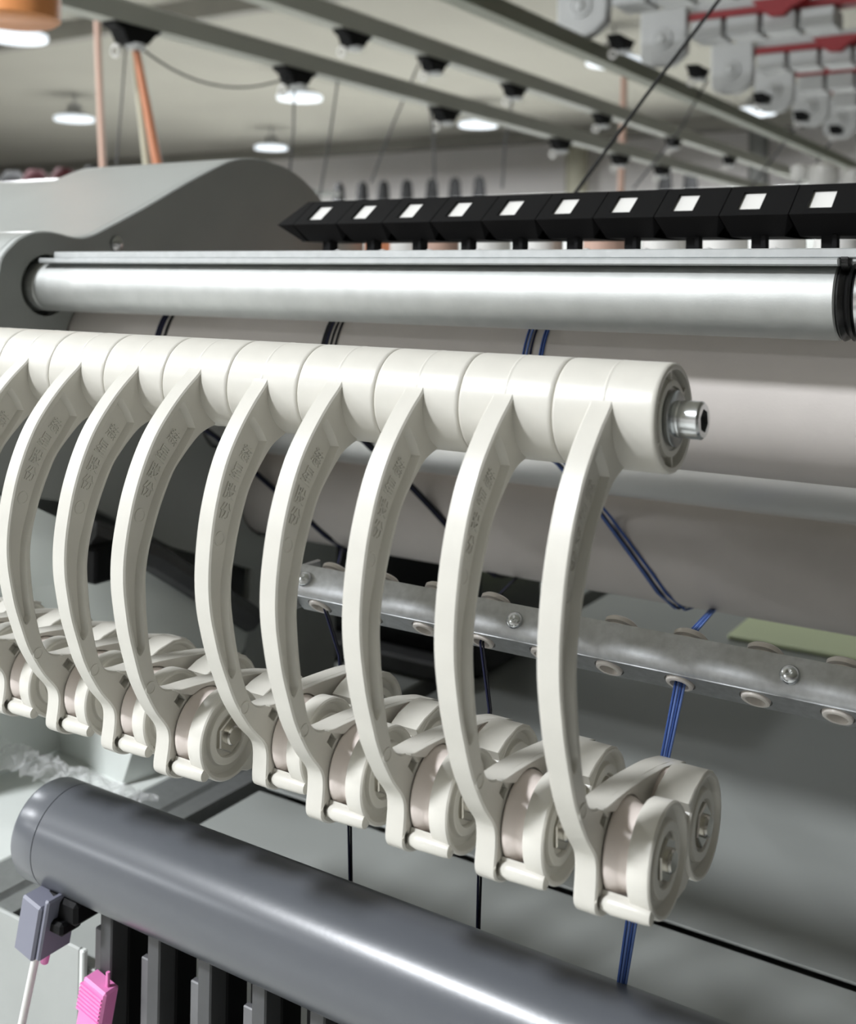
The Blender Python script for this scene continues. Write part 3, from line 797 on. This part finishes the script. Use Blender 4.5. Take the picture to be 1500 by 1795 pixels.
# bed upright at the left below the tube
zt = at(20, 1600, y=0.446).z; xr = at(152, 1660, y=0.446).x
fp_ = thing('front_plate', 'grey upright plate with a pale edge behind the sensor block', 'plate', (xr-0.1, 0.446, -0.75))
mk('plate', box(-0.90, xr-0.004, 0.4442, 0.4474, -0.75, zt, 0.001), M['plate'], fp_, 30)
mk('plate_edge', box(xr-0.0038, xr, 0.4435, 0.4474, -0.75, zt, 0.0008), M['bed_light'], fp_, 30)

# crumpled clear film on the bed edge
V = []; Fc = []
nx, ny = 40, 9
P0 = at(0, 1300, z=ZB+0.03); P1 = at(255, 1398, z=ZB+0.012)
for i in range(nx+1):
    for j in range(ny+1):
        q = P0.lerp(P1, i/nx)
        wdt = (j/ny-0.5)*0.028
        V.append((q.x+random.uniform(-1, 1)*0.003, q.y+wdt+random.uniform(-1, 1)*0.003, q.z-0.008+0.006*(1-(2*j/ny-1)**2)+random.uniform(-1, 1)*0.004))
for i in range(nx):
    for j in range(ny):
        a = i*(ny+1)+j; Fc.append((a, a+1, a+ny+2, a+ny+1))
single('plastic_film', (V, Fc), M['film'], 'crumpled clear plastic film on the pale bed beside the slate tube', 'plastic film', smooth=25)

# ================================================================== cable chain behind the rail
CYC = 0.645
WX = [at(u, v, y=0.63).x for u, v in ((565, 374), (640, 372), (718, 371), (805, 368), (897, 366), (992, 364), (1092, 362), (1200, 360), (1315, 358), (1443, 355))]
CP = (WX[-1]-WX[0])/9
def tz(deg, y): return y*math.tan(rad(deg))
yT, yR, yB = 0.640, 0.615, 0.632
zT, zR, zB_ = tz(5.2, yT), tz(3.74, yR), tz(2.62, yB)
def link_geo(x0, x1, first):
    """one link: wedge-shaped front wall with a window, a lower skirt and a foot"""
    g = []
    N = Vector((0, zR-zT, yT-yR))
    fx0, fx1 = x0+0.0003, x1-0.0003
    wx0, wx1 = x0+0.0085, x0+0.0215
    def P(x, t, d=0.0):       # on the upper slanted face, t from ridge to top, d = depth behind it
        return (x, yR+(yT-yR)*t+d, zR+(zT-zR)*t-d*0.3)
    t0, t1 = 0.20, 0.80
    V = []; Fc = []
    def q(a, b, c, d_): 
        n = len(V); V.extend([a, b, c, d_]); Fc.append((n, n+1, n+2, n+3))
    D = 0.0026
    xs = [fx0, wx0, wx1, fx1]; ts = [0.0, t0, t1, 1.0]
    for i in range(3):
        for j in range(3):
            if i == 1 and j == 1: continue
            q(P(xs[i], ts[j]), P(xs[i+1], ts[j]), P(xs[i+1], ts[j+1]), P(xs[i], ts[j+1]))
            q(P(xs[i], ts[j+1], D), P(xs[i+1], ts[j+1], D), P(xs[i+1], ts[j], D), P(xs[i], ts[j], D))
    q(P(wx0, t0), P(wx1, t0), P(wx1, t0, D), P(wx0, t0, D)); q(P(wx0, t1, D), P(wx1, t1, D), P(wx1, t1), P(wx0, t1))
    q(P(wx0, t0, D), P(wx0, t1, D), P(wx0, t1), P(wx0, t0)); q(P(wx1, t0), P(wx1, t1), P(wx1, t1, D), P(wx1, t0, D))
    # top, back
    yb = yT+0.035
    q(P(fx0, 1), P(fx1, 1), (fx1, yb, zT), (fx0, yb, zT))
    q((fx0, yb, zT), (fx1, yb, zT), (fx1, yb, zB_), (fx0, yb, zB_))
    # lower slanted face with a chamfered right corner
    c = 0.006
    q((fx0+c*0.3, yB, zB_), (fx1-c, yB, zB_), (fx1, yR, zR), (fx0, yR, zR))
    V2 = [(fx1-c, yB, zB_), (fx1, yB-0.004, zB_+0.006), (fx1, yR, zR)]
    n = len(V); V.extend(V2); Fc.append((n, n+1, n+2))
    q((fx0+c*0.3, yb, zB_), (fx1-c, yb, zB_), (fx1-c, yB, zB_), (fx0+c*0.3, yB, zB_))
    for xx in (fx0, fx1):
        n = len(V); V.extend([(xx, yR, zR), (xx, yT, zT), (xx, yb, zT), (xx, yb, zB_), (xx, yB-0.001, zB_+0.003)])
        Fc.append((n, n+1, n+2, n+3, n+4))
    foot = box(x0+0.013, x0+0.0205, yB+0.001, yB+0.010, 0.0186, zB_+0.002, 0.0006)
    foot2 = box(x0+0.0195, x0+0.0225, yB-0.002, yB+0.004, 0.0186, zB_+0.001, 0.0004)
    return join((V, Fc), foot, foot2)
cc = thing('cable_chain', 'black plastic cable chain with a window in every link', 'cable chain', (-0.3, CYC, zB_))
g0 = link_geo(0.0, CP, False)
proto = None
for k in range(-1, 22):
    x0 = WX[0]-0.015+CP*k
    if k == -1:
        e0 = x0+CP
        yb = yT+0.035
        Vq = [(e0-0.006, yT, zT), (e0-0.014, yR, zR), (e0-0.004, yB, zB_), (e0-0.004, yb, zB_), (e0-0.006, yb, zT), (e0-0.0003, yT, zT), (e0-0.0003, yR, zR), (e0-0.0003, yB, zB_), (e0-0.0003, yb, zB_), (e0-0.0003, yb, zT)]
        mk('end_link', (Vq, [(0, 1, 2, 3, 4), (9, 8, 7, 6, 5), (0, 5, 6, 1), (1, 6, 7, 2), (2, 7, 8, 3), (3, 8, 9, 4), (4, 9, 5, 0)]), M['black'], cc, 20)
        continue
    if proto is None:
        proto = mk('chain_link', shift(g0, (x0, 0, 0)), M['black'], cc, 20)
        ins = mk('window_insert', shift((lambda: ([(0.0080, yR+(yT-yR)*0.10+0.0030, zR+(zT-zR)*0.10), (0.0220, yR+(yT-yR)*0.10+0.0030, zR+(zT-zR)*0.10), (0.0220, yR+(yT-yR)*0.90+0.0030, zR+(zT-zR)*0.90), (0.0080, yR+(yT-yR)*0.90+0.0030, zR+(zT-zR)*0.90)], [(0, 1, 2, 3)]))(), (x0, 0, 0)), M['white'], proto, 0, label='white plate set behind the window')  # plain white plate filling the view through the window
        px0 = x0
    else:
        c = proto.copy(); col.objects.link(c); c.parent = cc; c.location.x = x0-px0
        d = ins.copy(); col.objects.link(d); d.parent = c
# support shelf carrying the chain, behind the rail
single('chain_tray', box(-0.64, 0.45, yB-0.004, yT+0.06, 0.0146, 0.0184, 0.0004), M['alu_plate'], 'flat aluminium tray under the black cable chain', 'tray')
# pale ceramic tips and cones seen through the feet of the chain
for k in range(9):
    x0 = WX[0]-0.015+CP*k
    tip = lathe_z([(0.0045, 0.0186), (0.0042, 0.0205), (0.0022, 0.0225), (0.0, 0.0232)], x0+0.0265, yB+0.002, 14)
    single('ceramic_tip', tip, M['white'], 'small white ceramic tip peeping out below the black chain', 'ceramic tip', 'white tips below the cable chain', org=(x0+0.0265, yB+0.002, 0.0186))
for k, (u, mt, lb) in enumerate(((605, 'white', 'white yarn cone behind the first chain gap'), (672, 'orange_pipe', 'orange yarn cone behind the second chain gap'), (716, 'white', 'white yarn cone next to the orange cone'), (770, 'pinkish', 'pale salmon cone behind the third chain gap'),
                               (860, 'white', 'white cone behind the fourth chain gap'), (950, 'white', 'white cone behind the fifth chain gap'), (1060, 'pinkish', 'salmon cone behind the sixth chain gap'), (1165, 'white', 'white cone behind the seventh chain gap'),
                               (1270, 'white', 'white cone behind the eighth chain gap'), (1370, 'white', 'white cone behind the ninth chain gap'), (1470, 'white', 'white cone behind the tenth chain gap'))):
    q = at(u, 430, y=0.90)
    single('yarn_cone', lathe_z([(0.0, -0.13), (0.018, -0.13), (0.020, -0.10), (0.0185, q.z+0.004), (0.014, q.z+0.009), (0.008, q.z+0.010), (0.0, q.z+0.007)], q.x, q.y, 28), M[mt], lb, 'yarn cone', 'yarn cones behind the cable chain', org=(q.x, q.y, -0.13))
single('cone_shelf', box(-0.67, 0.6, 0.845, 1.25, -0.142, -0.1305, 0.001), M['iron'], 'dark shelf carrying the yarn cones behind the chain', 'shelf')

# ================================================================== overhead rails with yarn guides (they run away from the camera)
def rail(name, label, x, z0, y0, y1, h, wdt):
    t = thing(name, label, 'rail', (x, (y0+y1)/2, z0))
    g = slab([(x-wdt/2, z0), (x+wdt/2, z0), (x+wdt/2, z0+h*0.86), (x+wdt*0.36, z0+h), (x-wdt*0.36, z0+h), (x-wdt/2, z0+h*0.86)], 0, 1, 0.0)
    V = [(v[1], y0+v[0]*(y1-y0), v[2]) for v in g[0]]
    mk('rail_body', (V, [f[::-1] for f in g[1]]), M['rail'], t, 20)
    return t
def guide(x, y, z, label, s=1.0, group='black yarn guides under the overhead rails'):
    t = thing('yarn_guide', label, 'yarn guide', (x, y, z-0.05*s), group)
    # half-round black body hanging below the rail
    L = [(y-0.065*s, z), (y-0.060*s, z-0.008*s), (y-0.040*s, z-0.016*s), (y-0.028*s, z-0.036*s), (y-0.010*s, z-0.044*s), (y+0.012*s, z-0.044*s), (y+0.034*s, z-0.034*s), (y+0.050*s, z-0.016*s), (y+0.066*s, z-0.006*s), (y+0.070*s, z)]
    mk('guide_body', slab(L, x-0.022, x+0.022, 0.002), M['black'], t, 30)
    mk('guide_disc', lathe_z([(0.0, z-0.052*s), (0.018*s, z-0.050*s), (0.024*s, z-0.044*s), (0.020*s, z-0.038*s)], x+0.01, y+0.004, 20), M['white_plastic'], t, 40)
    V, Fc = [], []
    for i in range(16):
        a = 2*pi*i/16
        for j in range(8):
            b = 2*pi*j/8
            rr = 0.0125*s+0.0040*s*cos(b)
            V.append((x-0.012+rr*cos(a), y-0.030*s+0.004*s*sin(b), z-0.056*s+rr*sin(a)))
    for i in range(16):
        for j in range(8): Fc.append((i*8+j, ((i+1) % 16)*8+j, ((i+1) % 16)*8+(j+1) % 8, i*8+(j+1) % 8))
    mk('ceramic_ring', (V, Fc), M['white'], t, 60)
    return t
RA = (-1.855, 0.55); RB = (-2.000, 0.75)
rail('overhead_rail', 'lower grey overhead rail starting behind the orange beacon', RA[0], RA[1], 1.42, 7.6, 0.050, 0.050)
rail('overhead_rail', 'upper grey overhead rail of the pair', RB[0], RB[1], 1.9, 8.2, 0.062, 0.055)
for k, (u, v) in enumerate(((220, 48), (515, 122), (795, 190), (1010, 243), (1132, 270), (1240, 288))):
    q = at(u, v, z=RA[1])
    guide(RA[0], q.y, RA[1]-0.001, 'black yarn guide number %s along the lower overhead rail' % ('one', 'two', 'three', 'four', 'five', 'six')[k])
for k, (u, v) in enumerate(((610, 58), (755, 104), (905, 150), (1075, 200), (1225, 240), (1345, 272))):
    q = at(u, v, z=RB[1])
    guide(RB[0], q.y, RB[1]-0.001, 'black yarn guide number %s along the upper overhead rail' % ('one', 'two', 'three', 'four', 'five', 'six')[k], 1.1)
# row of white and red tension units
rail('overhead_rail', 'green-grey rail carrying the white tension units', -1.36, 0.662, 1.6, 8.0, 0.05, 0.05).children[0].data.materials[0] = M['green']
DEV = ((1020, 18), (1162, 75), (1282, 128), (1356, 163), (1420, 190), (1472, 213))
ORD = ('first', 'second', 'third', 'fourth', 'fifth', 'sixth')
for k, (u, v) in enumerate(DEV):
    q = at(u, v, z=0.80)
    X, Y, Z = q.x, q.y, q.z
    t = thing('tension_unit', 'white yarn tension unit with red bars, %s in the overhead row' % ORD[k], 'tension unit', (X, Y, Z-0.07), 'white tension units on the overhead rail')
    # D-shaped face plate towards the aisle
    L = [(-0.075, 0.11), (-0.075, -0.045), (-0.068, -0.062), (-0.045, -0.074), (0.02, -0.080), (0.045, -0.070), (0.078, -0.040), (0.082, 0.0), (0.082, 0.11)]
    g = slab([(X+a, Z+b) for a, b in L], Y-0.012, Y+0.03, 0.004)
    V = [(v_[1], v_[0], v_[2]) for v_ in g[0]]
    fp = mk('face_plate', (V, [f[::-1] for f in g[1]]), M['white_plastic'], t, 30)
    mk('knob', lathe_ax([(-0.002, 0.036), (0.006, 0.034), (0.007, 0.024), (0.004, 0.022), (0.010, 0.016), (0.014, 0.010), (0.014, 0.0)], (X, Y-0.012, Z+0.01), (0, -1, 0), 24), M['white_plastic'], fp, 40)
    for b, (bx0, bx1) in enumerate(((0.10, 0.20), (0.215, 0.315), (0.33, 0.43), (0.445, 0.545))):
        mk('feed_box', box(X+bx0, X+bx1, Y-0.02, Y+0.10, Z-0.005, Z+0.055, 0.004), M['white_plastic'], t, 30)
    mk('red_bar', box(X+0.085, X+0.62, Y+0.0, Y+0.08, Z+0.060, Z+0.085, 0.003), M['red'], t, 30)
    g = slab([(X+a, Z+b) for a, b in ((0.30, 0.092), (0.335, 0.055), (0.36, 0.038), (0.40, 0.036), (0.425, 0.058), (0.50, 0.092))], Y-0.045, Y-0.0205, 0.003)
    mk('red_tab', ([(v_[1], v_[0], v_[2]) for v_ in g[0]], [f[::-1] for f in g[1]]), M['red'], t, 30)
    mk('top_bar', box(X+0.085, X+0.62, Y+0.02, Y+0.07, Z+0.087, Z+0.125, 0.003), M['white_plastic'], t, 30)
    guide(X+0.10, Y+0.05, Z-0.082, 'black yarn guide below the %s white tension unit' % ORD[k], 0.9, 'black yarn guides below the tension units')

# orange beacon
q0 = at(103, 40, y=0.95); BR = 0.056
bc = thing('warning_beacon', 'orange warning beacon hanging into the corner above the housing', 'beacon', (q0.x-0.034, 0.95, q0.z-0.008))
bx_, by_ = q0.x-BR*0.842, 0.95-BR*0.538
mk('lens', lathe_z([(0.0, at(50, 50, y=0.95).z), (BR-0.006, at(50, 50, y=0.95).z), (BR, at(50, 44, y=0.95).z), (BR, at(50, 52, y=0.95).z+0.09), (0.0, at(50, 52, y=0.95).z+0.09)], bx_, by_, 40), M['orange'], bc, 40)
zl = at(50, 52, y=0.95).z+0.09
mk('mount', lathe_z([(BR+0.002, zl), (BR+0.002, zl+0.02), (0.012, zl+0.03), (0.012, HZ1)], bx_, by_, 24), M['lamp_body'], bc, 40)

# hanging pipes and cords
def pipe(name, label, cat, pts, r, m_, seg=8, r2=None):
    return single(name, tube(pts, r, seg, r2), m_, label, cat, smooth=60)
pipe('hanging_pipe', 'straight salmon pipe hanging behind the housing', 'pipe', [at(168, -60, y=3.2), at(172, 90, y=3.2), at(182, 330, y=3.2)], 0.014, M['pinkish'])
pt = at(236, 70, x=RA[0]); YP = pt.y
pipe('hanging_pipe', 'slanted orange pipe next to the first yarn guide', 'pipe', [at(233, 58, y=YP), at(258, 190, y=YP), at(284, 330, y=YP)], 0.0075, M['orange_pipe'], 8, 0.011)
pipe('hanging_pipe', 'slanted tan pipe beside the slanted orange pipe', 'pipe', [at(229, 57, y=YP+0.025), at(247, 200, y=YP+0.02), at(262, 330, y=YP+0.02)], 0.005, M['tan'], 8, 0.009)
pf = at(1088, 420, y=6.2)
pipe('hall_pole', 'slim salmon pole under a round lamp near the tension units', 'pole', [(pf.x, 6.2, -ZC), at(1088, 330, y=6.2), at(1094, 122, y=6.2)], 0.022, M['pinkish'])
pc = at(1012, 200, y=15.5); pipe('hall_column', 'pale olive column by the back wall', 'column', [(pc.x, 15.5, -ZC), (pc.x, 15.5, HZ1)], 0.18, M['tan'])
pc = at(1330, 200, y=15.5); pipe('hall_column', 'grey column by the back wall beyond the olive one', 'column', [(pc.x, 15.5, -ZC), (pc.x, 15.5, HZ1)], 0.14, M['machine'])
pipe('diagonal_cord', 'dark cord running up slantwise from behind the cable chain', 'cord', [at(1003, 345, y=1.0), at(1130, 170, y=1.05), at(1275, -20, y=1.1)], 0.0018, M['charcoal'])
cords = (((222, 62), (213, 180), (203, 300), 'thin cord below the first guide of the lower rail', RA[0]), ((516, 136), (514, 230), (508, 300), 'thin cord below the second guide of the lower rail', RA[0]), ((592, 140), (575, 260), (560, 345), 'thin slanted cord left of the dark cones', RA[0]),
         ((740, 98), (690, 215), (650, 320), 'thin long cord crossing the lower overhead rail', RB[0]), ((752, 180), (760, 240), (762, 330), 'thin cord hanging before the back wall', RA[0]), ((900, 160), (885, 250), (880, 330), 'thin cord below the third guide of the upper rail', RB[0]),
         ((1240, 140), (1190, 230), (1110, 330), 'thin slanted cord under the tension units', -1.30), ((1400, 215), (1360, 270), (1310, 335), 'thin slanted cord at the far tension units', -1.30), ((1462, 240), (1430, 285), (1390, 335), 'thin slanted cord beyond the last tension unit', -1.30))
for a, b, c, lb, xr in cords:
    yy = at(*a, x=xr).y
    pipe('thread', lb, 'thread', [at(*a, y=yy), at(*b, y=yy), at(*c, y=yy)], 0.0009*yy+0.0006, M['grey_yarn'], 6)
pts = []
for i in range(13):
    t = i/12
    u = 232+(505-232)*t; v = 72+(136-72)*t+58*4*t*(1-t)*0.75
    pts.append(at(u, v, x=RA[0]))
pipe('slack_thread', 'slack thread sagging between two guides of the lower rail', 'thread', pts, 0.0028, M['grey_yarn'], 6)

# distant machines with dark cones
fm = thing('far_machine', 'pale distant machine in front of the back wall', 'machine', (-5, 14, -ZC))
mk('machine_body', box(-12.0, 2.0, 13.0, 14.0, -ZC, 1.10, 0.03), M['machine'], fm, 30)
mk('machine_top', box(-12.2, 2.2, 12.9, 14.1, 1.10, 1.16, 0.02), M['machine'], fm, 30)
for k, u in enumerate((594, 635, 672, 713, 757, 797, 840, 1165, 1210)):
    q = at(u, 338, y=13.3)
    zb = 1.16
    single('dark_cone', lathe_z([(0.0, zb), (0.09, zb), (0.095, zb+0.03), (0.075, zb+0.26), (0.04, zb+0.32), (0.0, zb+0.32)], q.x, q.y, 20), M['charcoal'], 'dark yarn cone standing on the pale distant machine', 'yarn cone', 'dark cones on the distant machine', org=(q.x, q.y, zb))
fm2 = thing('far_machine', 'low distant machine left of the hump of the housing', 'machine', (-7, 5.6, -ZC))
mk('machine_body', box(-11.0, -5.0, 5.4, 6.4, -ZC, 0.62, 0.03), M['machine'], fm2, 30)
mk('machine_top', box(-11.1, -4.9, 5.3, 6.5, 0.62, 0.66, 0.02), M['machine'], fm2, 30)
for (u, lb) in ((22, 'dark cone at the end of the far row behind the housing'), (62, 'maroon yarn cone beside the dark end cone'), (112, 'maroon yarn cone in the middle of the far row'), (165, 'dark small cone at the foot of the salmon pipe')):
    q = at(u, 312, y=5.6)
    mt = M['maroon'] if 'maroon' in lb else M['charcoal']
    single('far_cone', lathe_z([(0.0, 0.66), (0.115, 0.66), (0.12, 0.69), (0.08, 0.79), (0.05, 0.83), (0.0, 0.83)], q.x, q.y, 20), mt, lb, 'yarn cone', 'cones on the far row', org=(q.x, q.y, 0.66))
for k, (u, v, s) in enumerate(((1402, 298, 0.030), (1443, 303, 0.048), (1496, 310, 0.040))):
    q = at(u, v, y=3.6)
    single('white_reel', lathe_z([(0.0, q.z-s), (s*0.8, q.z-s), (s, q.z-s*0.4), (s*0.9, q.z+s*0.4), (s*0.4, q.z+s*0.7), (0.0, q.z+s*0.7)], q.x, q.y, 20), M['white'], ('small white reel above the chain at the far end of the rails', 'large white reel between two smaller ones', 'white reel furthest along the chain')[k], 'reel', org=(q.x, q.y, q.z-s))
q = at(1440, 330, y=3.6)
single('reel_shelf', box(q.x-0.4, q.x+0.6, 3.4, 3.9, at(1440, 318, y=3.6).z-0.055, at(1440, 318, y=3.6).z-0.045), M['white_plastic'], 'pale shelf under the white reels', 'shelf')
